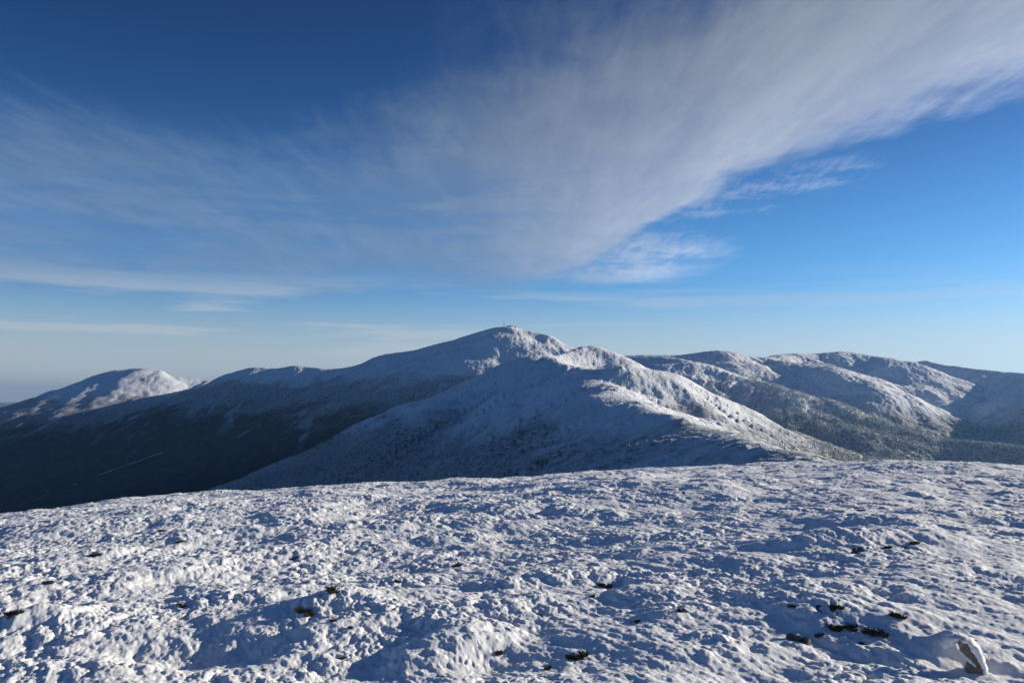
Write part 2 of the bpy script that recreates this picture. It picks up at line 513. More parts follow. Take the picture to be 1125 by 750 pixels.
def build_snow():
    dense = np.arange(-37.5, 37.5, 0.052) * DEG
    side1 = np.linspace(37.5, 90, 150)[:-1] * DEG
    back = np.linspace(90, 270, 120)[:-1] * DEG
    side2 = np.linspace(270, 322.5, 150)[:-1] * DEG
    az = np.concatenate([dense, side1, back, side2])
    r = np.concatenate([np.geomspace(0.25, 3.6, 60)[:-1], np.geomspace(3.6, 62, 1010)[:-1], np.geomspace(62, 900, 90)])
    A, R = np.meshgrid(az, r)
    X = R * np.sin(A); Y = R * np.cos(A)
    Z, h1, h2, low, rough = snow_z(X, Y)
    Z = np.maximum(Z, -735)
    nc = len(az)
    # lean the rime lumps a little into the wind
    B = base_z(X, Y)
    v = np.stack([X, Y, Z], -1).reshape(-1, 3)
    cen = np.array([[0, 0, Z[0].mean()]])
    v = np.concatenate([v, cen]); ci = len(v) - 1
    q = grid_quads(len(r), nc, True)
    j = np.arange(nc)
    tris = np.stack([np.full(nc, ci), j, (j + 1) % nc], -1)
    o = mesh_from('snow_field', v, q, tris, mats=(M_SNOW,))
    patch = fbm(X / 0.9, Y / 0.9, 3, 55)
    bare = np.clip(0.25 * sstep(0.25, 0.75, patch) + 0.62 * sstep(0.45, 0.9, low) * sstep(0.05, 0.5, patch), 0, 1)
    bare = np.concatenate([bare.ravel(), [0]]).astype(np.float32)
    at = o.data.attributes.new('bare', 'FLOAT', 'POINT')
    at.data.foreach_set('value', bare)
    tag(o, 'lumpy wind-blown snow slope the photographer stands on', None, None, 'structure')
build_snow()

def zat(x, y):
    return float(snow_z(np.array([x], dtype=float), np.array([y], dtype=float))[0][0])

def on_snow(px, py):
    """Where the line of sight of a photo pixel meets the lumpy snow."""
    d = np.array(bearing(px, py, 1.0))
    rr = np.geomspace(3.0, 70, 6000)
    g = snow_z(d[0] * rr, d[1] * rr)[0] - d[2] * rr
    i = int(np.argmax(g > 0))
    return d[0] * rr[i], d[1] * rr[i], d[2] * rr[i]

# ------------------------------------------------------------------ forest on the near mountains
def build_forest():
    def mat(name, frost):
        m, nt, b = new_mat(name)
        t = NT(nt)
        geo = t.n('ShaderNodeNewGeometry')
        nz = t.noise(geo.outputs['Position'], 0.35, 2, 0.6)
        t.link(t.mix(t.smooth(nz, 0.5 - frost, 0.9 - frost), (0.06, 0.075, 0.06, 1), (0.58, 0.59, 0.60, 1)), b.inputs['Base Color'])
        b.inputs['Roughness'].default_value = 0.9
        return m
    M_T = mat('frosted_conifer', 0.27)
    def make(key, n, px0, px1, r0, r1, tl, tmin, label, pred=None):
        mf = MASSIFS[key]
        a = RNG.uniform(az_of(px0), az_of(px1), n * 3)
        r = np.sqrt(RNG.uniform(r0 * r0, r1 * r1, n * 3))
        x = r * np.sin(a); y = r * np.cos(a)
        z = mf.height(x, y)
        lim = tl + 55 * fbm(x / 300, y / 300, 3, 77)
        dens = sstep(0, 60, lim - z) * (0.55 + 0.45 * sstep(-0.2, 0.2, fbm(x / 90, y / 90, 3, 78)))
        ok = (RNG.random(len(z)) < dens) & (z > tmin)
        if pred is not None: ok &= pred(x, y, z)
        x, y, z, lim = x[ok][:n], y[ok][:n], z[ok][:n], lim[ok][:n]
        n = len(x)
        h = RNG.uniform(3.0, 8.0, n) * (0.55 + 0.45 * np.clip((lim - z) / 80, 0, 1))
        w = h * RNG.uniform(0.20, 0.30, n)
        K = 5
        ang = (np.arange(K) * 2 * math.pi / K)[None, :] + RNG.uniform(0, 6.28, n)[:, None]
        ca, sa = np.cos(ang), np.sin(ang)
        def ring(f, zf):
            jit = RNG.uniform(0.75, 1.25, (n, K))
            return np.stack([x[:, None] + ca * w[:, None] * f * jit, y[:, None] + sa * w[:, None] * f * jit, (z + h * zf)[:, None] + 0 * ca], -1)
        r1_ = ring(1.0, 0.02); r2_ = ring(0.7, 0.42)
        t1 = np.stack([x, y, z + h * 0.62], -1)[:, None]; t2 = np.stack([x, y, z + h], -1)[:, None]
        v = np.concatenate([r1_, t1, r2_, t2], 1).reshape(-1, 3)
        base = (np.arange(n) * (2 * K + 2))[:, None, None]
        k = np.arange(K)
        f1 = np.stack([k, (k + 1) % K, np.full(K, K)], -1)
        f2 = np.stack([K + 1 + k, K + 1 + (k + 1) % K, np.full(K, 2 * K + 1)], -1)
        tr = (base + np.concatenate([f1, f2])[None]).reshape(-1, 3)
        o = mesh_from('forest', v, None, tr, mats=(M_T,), smooth=False)
        tag(o, label, 'forest', None, 'stuff')
    make('monroe', 75000, 150, 1160, 900, 2500, -70, -420, 'frosted conifers covering the lower flank of the near ridge')
    make('forest_spur', 75000, 700, 1300, 2200, 3900, 90, -420, 'frosted conifers thickly covering the long spur at the right')
build_forest()

# ------------------------------------------------------------------ world: sky with a high cloud sheet
SUN_AZ = 69.0      # degrees to the right of the view direction
SUN_EL = 14.0
def build_world():
    w = bpy.data.worlds.new('World'); SC.world = w
    w.use_nodes = True
    nt = w.node_tree; t = NT(nt)
    bg = nt.nodes['Background']
    sky = t.n('ShaderNodeTexSky', sky_type='NISHITA')
    sky.sun_disc = False
    sky.sun_elevation = math.radians(SUN_EL)
    sky.sun_rotation = math.radians(SUN_AZ)
    sky.altitude = 1500
    sky.air_density = 1.0; sky.dust_density = 0.3; sky.ozone_density = 1.5
    tc = t.n('ShaderNodeTexCoord')
    sep = t.n('ShaderNodeSeparateXYZ'); t.link(tc.outputs['Generated'], sep.inputs[0])
    x, y, z = sep.outputs
    zc = t.math('MAXIMUM', z, 0.012)
    X = t.math('DIVIDE', x, zc); Y = t.math('DIVIDE', y, zc)
    cmb = t.n('ShaderNodeCombineXYZ'); t.link(X, cmb.inputs[0]); t.link(Y, cmb.inputs[1])
    P = cmb.outputs[0]
    n_w1 = t.math('SUBTRACT', t.noise(P, 0.9, 5, 0.6), 0.5)
    n_w2 = t.math('SUBTRACT', t.noise(P, 5.0, 4, 0.6), 0.5)
    # streaks along the wind
    def streak(rot, sx, sy, detail, rough, dist=0.3):
        mp = t.n('ShaderNodeMapping'); mp.vector_type = 'POINT'
        mp.inputs['Rotation'].default_value = (0, 0, rot)
        mp.inputs['Scale'].default_value = (sx, sy, 1)
        t.link(P, mp.inputs['Vector'])
        return t.noise(mp.outputs[0], 1.0, detail, rough, dist)
    md = t.n('ShaderNodeMapping'); md.inputs['Scale'].default_value = (2.2, 2.2, 13)
    t.link(tc.outputs['Generated'], md.inputs['Vector'])
    dirn = t.noise(md.outputs[0], 1.4, 6, 0.6, 0.3)
    md2 = t.n('ShaderNodeMapping'); md2.inputs['Scale'].default_value = (9, 9, 60); md2.inputs['Rotation'].default_value = (0, math.radians(6), 0)
    t.link(tc.outputs['Generated'], md2.inputs['Vector'])
    dirf = t.noise(md2.outputs[0], 1.0, 4, 0.6, 0.2)
    s1 = streak(math.radians(28), 3.2, 0.7, 5, 0.55)
    s2 = streak(math.radians(34), 11.0, 2.4, 4, 0.6)
    s3 = streak(math.radians(-60), 34.0, 7.0, 4, 0.65)
    Xw = t.math('ADD', X, t.math('MULTIPLY', n_w1, 0.5))
    wy = t.math('MULTIPLY', Y, t.math('MULTIPLY', t.math('SUBTRACT', dirn, 0.5), 0.9))
    Yw = t.math('ADD', Y, t.math('ADD', t.math('MULTIPLY', n_w1, 1.0), t.math('MULTIPLY', t.math('SUBTRACT', s2, 0.5), 0.65)))
    ytop = t.curve(Xw, [(-4, 3.4), (-2.6, 2.8), (-1.7, 2.65), (-0.9, 3.1), (-0.22, 2.4), (0.18, 1.95), (0.8, 1.2), (2.0, 0.3)], 0, 8)
    ybot = t.curve(Xw, [(-6, 7.9), (-4, 7.95), (-1.5, 7.9), (0.0, 7.6), (0.32, 7.2), (0.58, 6.3), (0.76, 5.0), (0.86, 4.35), (1.07, 3.65), (1.46, 3.0), (1.68, 2.68), (2.3, 2.1), (3.5, 1.5)], 0, 8)
    up = t.smooth(t.math('SUBTRACT', Yw, ytop), -0.25, 0.9)
    dn_w = t.smooth(X, -0.5, 1.2, 2.0, 0.75)
    dn = t.math('DIVIDE', t.math('SUBTRACT', ybot, t.math('ADD', Yw, t.math('MULTIPLY', wy, t.smooth(X, 0.9, -0.3, 0.25, 1.0)))), dn_w)
    dn = t.smooth(dn, -0.35, 0.8)
    body = t.math('MULTIPLY', up, dn)
    # tongue of wisps reaching to the right under the main sheet
    def blob(cx, cy, rx, ry, rot):
        c, s_ = math.cos(rot), math.sin(rot)
        dx = t.math('SUBTRACT', Xw, cx); dy = t.math('SUBTRACT', Yw, cy)
        a = t.math('DIVIDE', t.math('ADD', t.math('MULTIPLY', dx, c), t.math('MULTIPLY', dy, s_)), rx)
        b_ = t.math('DIVIDE', t.math('SUBTRACT', t.math('MULTIPLY', dy, c), t.math('MULTIPLY', dx, s_)), ry)
        d = t.math('ADD', t.math('MULTIPLY', a, a), t.math('MULTIPLY', b_, b_))
        return t.smooth(d, 1.4, 0.1)
    tongue = t.math('MULTIPLY', blob(0.7, 6.1, 0.8, 1.2, 0.0), 0.95)
    wisp = t.math('MULTIPLY', blob(1.15, 4.1, 0.75, 0.35, math.radians(-52)), t.smooth(t.math('ADD', t.math('MULTIPLY', s3, 0.3), t.math('MULTIPLY', dirf, 0.7)), 0.42, 0.64, 0.0, 0.38))
    # texture of the sheet
    tex = t.math('ADD', t.math('MULTIPLY', s1, 0.36), t.math('ADD', t.math('MULTIPLY', s2, 0.2), t.math('ADD', t.math('MULTIPLY', dirn, 0.24), t.math('MULTIPLY', dirf, 0.12))))
    tex = t.math('ADD', tex, t.math('MULTIPLY', s3, 0.06))
    texm = t.math('MAXIMUM', t.smooth(tex, 0.34, 0.62, 0.74, 1.0), t.smooth(X, 0.2, 1.6, 0.0, 0.92))
    rightness = t.smooth(X, -1.6, 0.6, 0.97, 1.0)
    gapzone = t.math('MULTIPLY', t.smooth(Y, 2.8, 4.6), t.smooth(X, 0.7, -0.6))
    gap = t.math('MULTIPLY', gapzone, t.smooth(t.math('MULTIPLY_ADD', dirf, 0.45, t.math('MULTIPLY', dirn, 0.55)), 0.52, 0.42, 0.0, 0.42))
    dens = t.math('MULTIPLY', t.math('MULTIPLY', body, texm), t.math('MULTIPLY', rightness, t.math('SUBTRACT', 1.0, gap)))
    dens = t.math('MAXIMUM', dens, t.math('MULTIPLY', tongue, t.math('MULTIPLY', t.smooth(t.math('ADD', t.math('MULTIPLY', s2, 0.25), t.math('MULTIPLY', dirf, 0.75)), 0.38, 0.62, 0.12, 0.8), 1.0)))
    dens = t.math('MAXIMUM', dens, wisp)
    # low bands close to the horizon, worked in direction space
    mp = t.n('ShaderNodeMapping'); mp.inputs['Scale'].default_value = (1.6, 1.6, 26)
    t.link(tc.outputs['Generated'], mp.inputs['Vector'])
    lb = t.noise(mp.outputs[0], 1.3, 5, 0.55, 0.2)
    band = t.math('MULTIPLY', t.smooth(z, 0.0, 0.05), t.smooth(z, 0.16, 0.095))
    low = t.math('MULTIPLY', band, t.smooth(lb, 0.42, 0.60, 0.0, 0.7))
    low = t.math('MULTIPLY', low, t.smooth(x, -0.05, 0.3, 1.0, 0.45))
    low = t.math('MAXIMUM', low, t.smooth(z, 0.14, 0.01, 0.0, 0.72))
    # cloud radiance: sunlit ice, brighter towards the sun and where it is thin at the edge
    bright = t.math('MULTIPLY_ADD', t.math('POWER', t.smooth(X, -1.5, 2.0), 2.6), 4.6, 2.1)
    shade = t.smooth(t.math('ADD', t.math('MULTIPLY', s1, 0.7), t.math('MULTIPLY', s2, 0.3)), 0.35, 0.65, 0.94, 1.05)
    hor = t.smooth(z, 0.45, 0.12, 0.8, 1.45)
    lum = t.math('MULTIPLY', t.math('MULTIPLY', bright, shade), hor)
    cc = t.n('ShaderNodeVectorMath', operation='SCALE')
    t.link(t.mix(t.smooth(X, -1.2, 1.0), (0.52, 0.88, 1.50, 1), (0.82, 0.925, 1.14, 1)), cc.inputs[0])
    t.link(lum, cc.inputs['Scale'])
    alpha = t.math('MULTIPLY', dens, 0.92, clamp=True)
    ramp = t.n('ShaderNodeValToRGB'); cr = ramp.color_ramp; cr.interpolation = 'B_SPLINE'
    RT = [(0.0, (0.88, 0.95, 1.15)), (0.05, (0.86, 0.92, 1.08)), (0.12, (0.44, 0.86, 1.28)), (0.20, (0.34, 0.74, 1.16)), (0.30, (0.20, 0.46, 0.85)), (0.42, (0.12, 0.28, 0.54)), (1.0, (0.12, 0.28, 0.56))]
    cr.elements[0].position = 0; cr.elements[1].position = 1
    for k in RT[1:-1]: cr.elements.new(k[0])
    for el, k in zip(cr.elements, RT): el.color = tuple(c_ / 2 for c_ in k[1]) + (1,)
    t.link(z, ramp.inputs[0])
    tint = t.n('ShaderNodeVectorMath', operation='MULTIPLY'); t.link(sky.outputs[0], tint.inputs[0]); t.link(ramp.outputs[0], tint.inputs[1])
    tint2 = t.n('ShaderNodeVectorMath', operation='SCALE'); t.link(tint.outputs[0], tint2.inputs[0]); tint2.inputs['Scale'].default_value = 2.0
    col = t.mix(alpha, tint2.outputs[0], cc.outputs[0])
    lowc = t.n('ShaderNodeVectorMath', operation='SCALE'); lowc.inputs[0].default_value = (4.5, 4.95, 5.3); t.link(t.smooth(x, -0.6, 0.6, 1.15, 1.2), lowc.inputs['Scale'])
    col = t.mix(low, col, lowc.outputs[0])
    t.link(col, bg.inputs['Color'])
    bg.inputs['Strength'].default_value = 0.067
build_world()

sun_d = bpy.data.lights.new('sun', 'SUN')
sun_d.energy = 4.2
sun_d.angle = math.radians(0.53)
sun_d.color = (1.0, 0.91, 0.755)
sun = bpy.data.objects.new('sun', sun_d)
COL.objects.link(sun)
a, e = math.radians(SUN_AZ), math.radians(SUN_EL)
to_sun = Vector((math.sin(a) * math.cos(e), math.cos(a) * math.cos(e), math.sin(e)))
sun.rotation_euler = (-to_sun).to_track_quat('-Z', 'Y').to_euler()
sun.location = to_sun * 50

# ------------------------------------------------------------------ haze
def build_haze():
    s = 44000.0
    x = np.array([-s, s]); v = [(a_, b_, c_) for c_ in (-1250.0, 700.0) for b_ in (-s, s) for a_ in (-s, s)]
    q = [(0, 2, 3, 1), (4, 5, 7, 6), (0, 1, 5, 4), (2, 6, 7, 3), (0, 4, 6, 2), (1, 3, 7, 5)]
    m = bpy.data.materials.new('haze'); m.use_nodes = True
    nt = m.node_tree
    for n in list(nt.nodes):
        if n.type != 'OUTPUT_MATERIAL': nt.nodes.remove(n)
    out = [n for n in nt.nodes if n.type == 'OUTPUT_MATERIAL'][0]
    pv = nt.nodes.new('ShaderNodeVolumePrincipled')
    pv.inputs['Color'].default_value = (0.30, 0.58, 1.0, 1)
    pv.inputs['Density'].default_value = 2.4e-5
    pv.inputs['Anisotropy'].default_value = 0.55
    nt.links.new(pv.outputs[0], out.inputs['Volume'])
    o = mesh_from('haze', v, q, mats=(m,), smooth=False)
    tag(o, 'thin blue haze in the air', None, None, 'stuff')
build_haze()

# ------------------------------------------------------------------ things
M_HEATH = simple_mat('dark_heath', (0.045, 0.043, 0.026), 0.85, 0.5, 60.0)
M_BROWN = simple_mat('brown_heath', (0.10, 0.062, 0.038), 0.85, 0.5, 60.0)
M_ROCK = simple_mat('schist_rock', (0.17, 0.135, 0.11), 0.8, 0.45, 45.0)
M_DROCK = simple_mat('dark_rock', (0.075, 0.07, 0.068), 0.85, 0.5, 30.0)
M_METAL = simple_mat('rimed_steel', (0.85, 0.85, 0.86), 0.6, 0.1, 0.5)
M_WALL = simple_mat('rimed_concrete', (0.75, 0.74, 0.72), 0.8, 0.2, 0.3)
M_DARK = simple_mat('dark_glass', (0.05, 0.06, 0.08), 0.3, 0.2, 0.3)
M_CAP = bpy.data.materials['rime_snow']


class Geo:
    def __init__(s): s.v = []; s.f = []
    def add(s, v, f):
        o = len(s.v); s.v += [tuple(p) for p in v]; s.f += [tuple(i + o for i in q) for q in f]
    def build(s, name, mat, parent=None, smooth=False, loc=None):
        me = bpy.data.meshes.new(name)
        me.from_pydata(s.v, [], s.f); me.materials.append(mat)
        for p in me.polygons: p.use_smooth = smooth
        o = bpy.data.objects.new(name, me); COL.objects.link(o)
        if loc is not None: o.location = loc
        if parent is not None: o.parent = parent
        return o


def cone(g, p, d, r, L, n=4, tip=0.0):
    d = Vector(d).normalized(); p = Vector(p)
    a = d.orthogonal().normalized(); b = d.cross(a)
    v = []
    for k in range(n):
        t = 2 * math.pi * k / n
        v.append(p + (a * math.cos(t) + b * math.sin(t)) * r)
    v.append(p + d * L); v.append(p - d * r * 0.3)
    f = [(k, (k + 1) % n, n) for k in range(n)] + [((k + 1) % n, k, n + 1) for k in range(n)]
    g.add(v, f)


def blob(g, c, rx, ry, rz, rot, rnd, nu=14, nv=7, rough=0.3):
    ca, sa = math.cos(rot), math.sin(rot)
    ph = [rnd.uniform(0, 6.28) for _ in range(6)]
    v = []
    for j in range(nv):
        th = -0.35 + (math.pi / 2 + 0.35) * j / (nv - 1)
        for i in range(nu):
            a = 2 * math.pi * i / nu
            k = 1 + rough * (0.5 * math.sin(2 * a + ph[0]) + 0.4 * math.sin(3 * a + ph[1] + th * 2) + 0.35 * math.sin(5 * a + ph[2] - th * 3) + rnd.uniform(-0.35, 0.35))
            x = rx * math.cos(th) * math.cos(a) * k; y = ry * math.cos(th) * math.sin(a) * k; z = rz * math.sin(th) * (1 + rough * rnd.uniform(-0.5, 0.5))
            v.append((c[0] + x * ca - y * sa, c[1] + x * sa + y * ca, c[2] + z))
    f = [(j * nu + i, j * nu + (i + 1) % nu, (j + 1) * nu + (i + 1) % nu, (j + 1) * nu + i) for j in range(nv - 1) for i in range(nu)]
    f.append(tuple((nv - 1) * nu + i for i in range(nu)))
    g.add(v, f)


def heath(px, py, wpx, hpx, rot, label, mat=None, seed=0, name='dwarf_shrub', cat='shrub', group='dark sprigs poking through the snow'):
    """A clump of short twiggy sprigs, breaking out of the snow at this spot."""
    rnd = random.Random(1000 + seed)
    x, y, z = on_snow(px, py)
    dist = math.hypot(x, y)
    w = 0.88 * wpx * dist / F; h = 0.85 * hpx * dist / F
    g = Geo()
    L = 0.018 + 0.12 * w
    depth = max(0.6 * w, 1.6 * h)
    # several irregular sub-clumps, broken up by snow
    nsub = max(3, int(wpx / 3))
    cr, sr = math.cos(rot), math.sin(rot)
    for k in range(nsub):
        t = (k + 0.5) / nsub * 2 - 1 + rnd.uniform(-0.15, 0.15)
        cx = t * w / 2 * 0.85; cy = rnd.uniform(-1, 1) * depth * 0.4
        X, Y = cx * cr - cy * sr, cx * sr + cy * cr
        zz = zat(x + X, y + Y) - z
        rr = (w / nsub) * rnd.uniform(0.35, 1.0)
        blob(g, (X, Y, zz - 0.15 * rr), rr, rr * rnd.uniform(0.5, 1.0), min(rr * rnd.uniform(0.6, 1.1), h), rnd.uniform(0, 3), rnd, 10, 5, 0.5)
        for q in range(int(26 + 500 * rr)):
            a = rnd.uniform(0, 6.28); ra = math.sqrt(rnd.random()) * rr * 1.2
            p = (X + ra * math.cos(a), Y + ra * math.sin(a), zz + 0.35 * rr * (1 - (ra / rr / 1.2) ** 2))
            cone(g, p, (math.cos(a) * rnd.uniform(0.2, 1.2), math.sin(a) * rnd.uniform(0.2, 1.2), rnd.uniform(0.3, 1.1)), L * rnd.uniform(0.10, 0.2), L * rnd.uniform(0.6, 1.3), 4)
    o = g.build(name, mat or M_HEATH, None, False, (x, y, z))
    tag(o, label, cat, group)
    return o

HEATH = [
    (634, 724, 26, 12, 0.2, 'largest dark green sprig clump, in shaded snow at the bottom edge near the middle'),
    (601, 734, 7, 5, 0.4, 'small dark sprig just left of the largest dark green clump'),
    (664, 644, 18, 7, -0.4, 'black heath patch in the hollow below a white hump, middle of the snow slope'),
    (651, 655, 5, 3, 0.0, 'tiny dark sprig just below the black heath patch in the hollow'),
    (332, 673, 26, 8, -0.45, 'olive green sprig streak lying diagonally on a sunlit snow hump at left centre'),
    (365, 649, 16, 6, -0.4, 'dark twigs along the upper rim of the sunlit hump above the olive streak'),
    (366, 682, 6, 3, -0.2, 'tiny olive sprig at the lower right end of the olive streak'),
    (437, 639, 8, 5, 0.1, 'small dark sprig in blue shade upper right of the sunlit hump with olive streak'),
    (12, 677, 17, 8, 0.1, 'dark heath patch in shade at the left edge of the photo'),
    (53, 640, 12, 5, 0.0, 'dark flat heath patch in shade near the left edge, above the edge patch'),
    (103, 611, 13, 4, 0.0, 'dark thin heath strip below a white rim at far left, upper snow slope'),
    (197, 595, 8, 3, 0.0, 'faint dark sprig beneath a lumpy white crest, left part of upper slope'),
    (178, 583, 7, 3, 0.0, 'faint dark sprig near the top of the slope, left of the other upper sprigs'),
    (199, 666, 9, 5, 0.2, 'dark sprig beside a small snowy lump, lower left quarter'),
    (324, 613, 7, 5, 0.0, 'greenish sprig standing on the sunlit upper slope at left centre'),
    (375, 724, 7, 4, 0.2, 'small dark sprig beside the smooth white drift at the bottom, left of centre'),
    (548, 718, 8, 6, 0.1, 'dark sprig at the tip of the long smooth white drift at the bottom'),
    (917, 690, 16, 7, -0.3, 'olive sprig clump on the long snowy hump at lower right, in its middle'),
    (935, 690, 14, 6, -0.3, 'dark sprig clump on the long snowy hump, right of the olive one'),
    (962, 697, 24, 4, -0.5, 'thin dark heath line trailing down the right end of the long snowy hump'),
    (899, 699, 8, 4, 0.4, 'small brown sprig below the rim of the long snowy hump'),
    (918, 668, 14, 4, 0.0, 'dark sprig row in shade above the long snowy hump'),
    (870, 667, 6, 4, 0.0, 'lone dark sprig in shade above the left end of the long snowy hump'),
    (986, 677, 15, 6, 0.0, 'dark sprigs tucked under a round white hump, above and right of the long hump'),
    (975, 602, 9, 4, 0.2, 'dark sprig on the bright sunlit bank at right, its middle one'),
    (1004, 597, 10, 4, 0.1, 'brown sprig at the right end of the bright sunlit bank'),
    (945, 561, 8, 4, 0.3, 'dark sprig just below the skyline of the snow slope at right'),
    (502, 622, 10, 5, 0.0, 'dark sprig beneath a small white cap, centre of the snow slope'),
    (385, 690, 5, 3, 0.3, 'pinpoint dark sprig above the smooth white drift, left of centre'),
    (748, 671, 7, 4, 0.0, 'dark sprig on a sunlit hump right of centre, lower slope'),
    (700, 683, 5, 3, 0.0, 'tiny dark sprig in blue shade right of the largest clump'),
]
for i, (px, py, w_, h_, rot, lab) in enumerate(HEATH):
    heath(px, py, w_, h_, rot, lab, M_BROWN if 'brown' in lab else None, i)


def slab_rock(px, py, wpx, hpx, rot, label, mat, seed, name='rock', cat='rock'):
    rnd = random.Random(3000 + seed)
    x, y, z = on_snow(px, py)
    dist = math.hypot(x, y); w = wpx * dist / F; h = hpx * dist / F
    g = Geo()
    n = max(2, int(wpx / 8))
    cr, sr = math.cos(rot), math.sin(rot)
    for k in range(n):
        t = (k + 0.5) / n * 2 - 1
        X = t * w / 2 * cr; Y = t * w / 2 * sr
        zz = zat(x + X, y + Y) - z
        blob(g, (X, Y, zz - 0.3 * h), w / n * rnd.uniform(0.5, 0.8), w / n * 0.5, h * rnd.uniform(0.8, 1.2), rot + rnd.uniform(-.4, .4), rnd, 7, 4, 0.35)
    o = g.build(name, mat, None, False, (x, y, z))
    tag(o, label, cat)
slab_rock(878, 703, 26, 8, -0.9, 'rock edge and its dark crevice, built as dark slabs, curving round the left end of the long snowy hump', M_DROCK, 1)  # the crevice's shade is built in as dark slabs along the rock edge
slab_rock(942, 605, 13, 6, 0.3, 'dark rock at the left end of the bright sunlit bank', M_DROCK, 2)


def wind_rock():
    """Upright brown stone with a curl of rime snow over its right side."""
    x, y, z = on_snow(1071, 738)
    dist = math.hypot(x, y); s = 0.9 * dist / F
    right = Vector((y, -x, 0)).normalized(); back = Vector((x, y, 0)).normalized(); up = Vector((0, 0, 1))
    root = bpy.data.objects.new('wind_carved_rock', None); COL.objects.link(root); root.location = (x, y, z)
    tag(root, 'upright brown stone under a curl of white rime at the bottom right corner', 'rock')
    rnd = random.Random(5)
    def P(u, v, d):            # offsets in photo-pixel units at the stone, u right, v up, d away
        return (right * (u * s) + up * (v * s) + back * (d * s))
    # leaning stone: an outline with real thickness, roughened by inner rings
    front = [(-9, -4), (9, -4), (8, 4), (4, 12), (-2, 22), (-8, 31), (-13, 33), (-15, 28), (-12, 20), (-6, 13), (-9, 4)]
    g = Geo()
    rings = []
    for d, k in ((-5, 0.82), (-3.5, 0.97), (2, 1.05), (8, 1.0), (13, 0.8)):
        ring = []
        for (u, v) in front:
            cu, cv = -2 - 0.2 * v * 0.5, v
            uu = cu + (u - cu) * k + rnd.uniform(-0.8, 0.8); vv = v * (0.9 + 0.1 * k) + rnd.uniform(-0.8, 0.8)
            ring.append(P(uu, vv, d + rnd.uniform(-0.9, 0.9)))
        rings.append(ring)
    n = len(front); V = [p for r in rings for p in r]
    Fc = [(j * n + i, j * n + (i + 1) % n, (j + 1) * n + (i + 1) % n, (j + 1) * n + i) for j in range(4) for i in range(n)]
    Fc += [tuple(range(n))[::-1], tuple(4 * n + i for i in range(n))]
    g.add(V, Fc)
    g.build('stone', M_ROCK, root)
    def tube(path, name, flat=1.0, seed=1):
        rr = random.Random(seed); g = Geo(); K = 12; V = []
        pts = []
        for i in range(len(path) - 1):
            for q in range(4):
                t = q / 4; pts.append([a * (1 - t) + b * t for a, b in zip(path[i], path[i + 1])])
        pts.append(list(path[-1]))
        for i, (u, v, d, r1, r2) in enumerate(pts):
            a = pts[max(0, i - 1)]; b = pts[min(len(pts) - 1, i + 1)]
            tu, tv = b[0] - a[0], b[1] - a[1]; L = math.hypot(tu, tv) or 1
            nu, nv = -tv / L, tu / L
            for k in range(K):
                th = 2 * math.pi * k / K
                j = 1 + rr.uniform(-0.3, 0.22)
                V.append(P(u + nu * r1 * j * math.cos(th), v + nv * r1 * j * math.cos(th), d + r2 * j * math.sin(th)))
        m = len(pts)
        Fc = [(i * K + k, i * K + (k + 1) % K, (i + 1) * K + (k + 1) % K, (i + 1) * K + k) for i in range(m - 1) for k in range(K)]
        Fc += [tuple(range(K))[::-1], tuple((m - 1) * K + k for k in range(K))]
        g.add(V, Fc)
        return g.build(name, M_CAP, root, True)
    tube([(-30, 22, 8, 5, 9), (-22, 29, 6, 5, 11), (-13, 34, 4, 3.2, 11), (-5, 31, 3, 4.2, 10), (1, 24, 2, 5.2, 10), (6, 14, 2, 4.6, 9), (9, 5, 2, 3.0, 8), (9, -5, 2, 2.0, 6)], 'snow_cap', 1, 2)
    tube([(-14, 22, -3, 1.0, 2), (-9, 17, -5, 1.6, 3), (-4, 12, -5, 1.8, 3), (1, 7, -4, 1.0, 2)], 'snow_streak', 1, 3)
wind_rock()


# summit observatory and its masts, five kilometres away
def box(g, c, sx, sy, sz, rot=0):
    ca, sa = math.cos(rot), math.sin(rot); v = []
    for dz in (0, sz):
        for dx, dy in ((-sx, -sy), (sx, -sy), (sx, sy), (-sx, sy)):
            v.append((c[0] + (dx * ca - dy * sa) / 2, c[1] + (dx * sa + dy * ca) / 2, c[2] + dz))
    g.add(v, [(3, 2, 1, 0), (4, 5, 6, 7), (0, 1, 5, 4), (1, 2, 6, 5), (2, 3, 7, 6), (3, 0, 4, 7)])


def bar(g, a, b, r, n=5):
    a = Vector(a); b = Vector(b); d = (b - a).normalized(); e = d.orthogonal().normalized(); f = d.cross(e)
    v = [p + (e * math.cos(6.2832 * k / n) + f * math.sin(6.2832 * k / n)) * r for p in (a, b) for k in range(n)]
    g.add(v, [(k, (k + 1) % n, n + (k + 1) % n, n + k) for k in range(n)] + [tuple(range(n))[::-1], tuple(n + k for k in range(n))])


def top_z(px, r):
    x, y, _ = bearing(px, 358, r)
    return x, y, float(MASSIFS['washington'].height(np.array([x]), np.array([y]))[0])


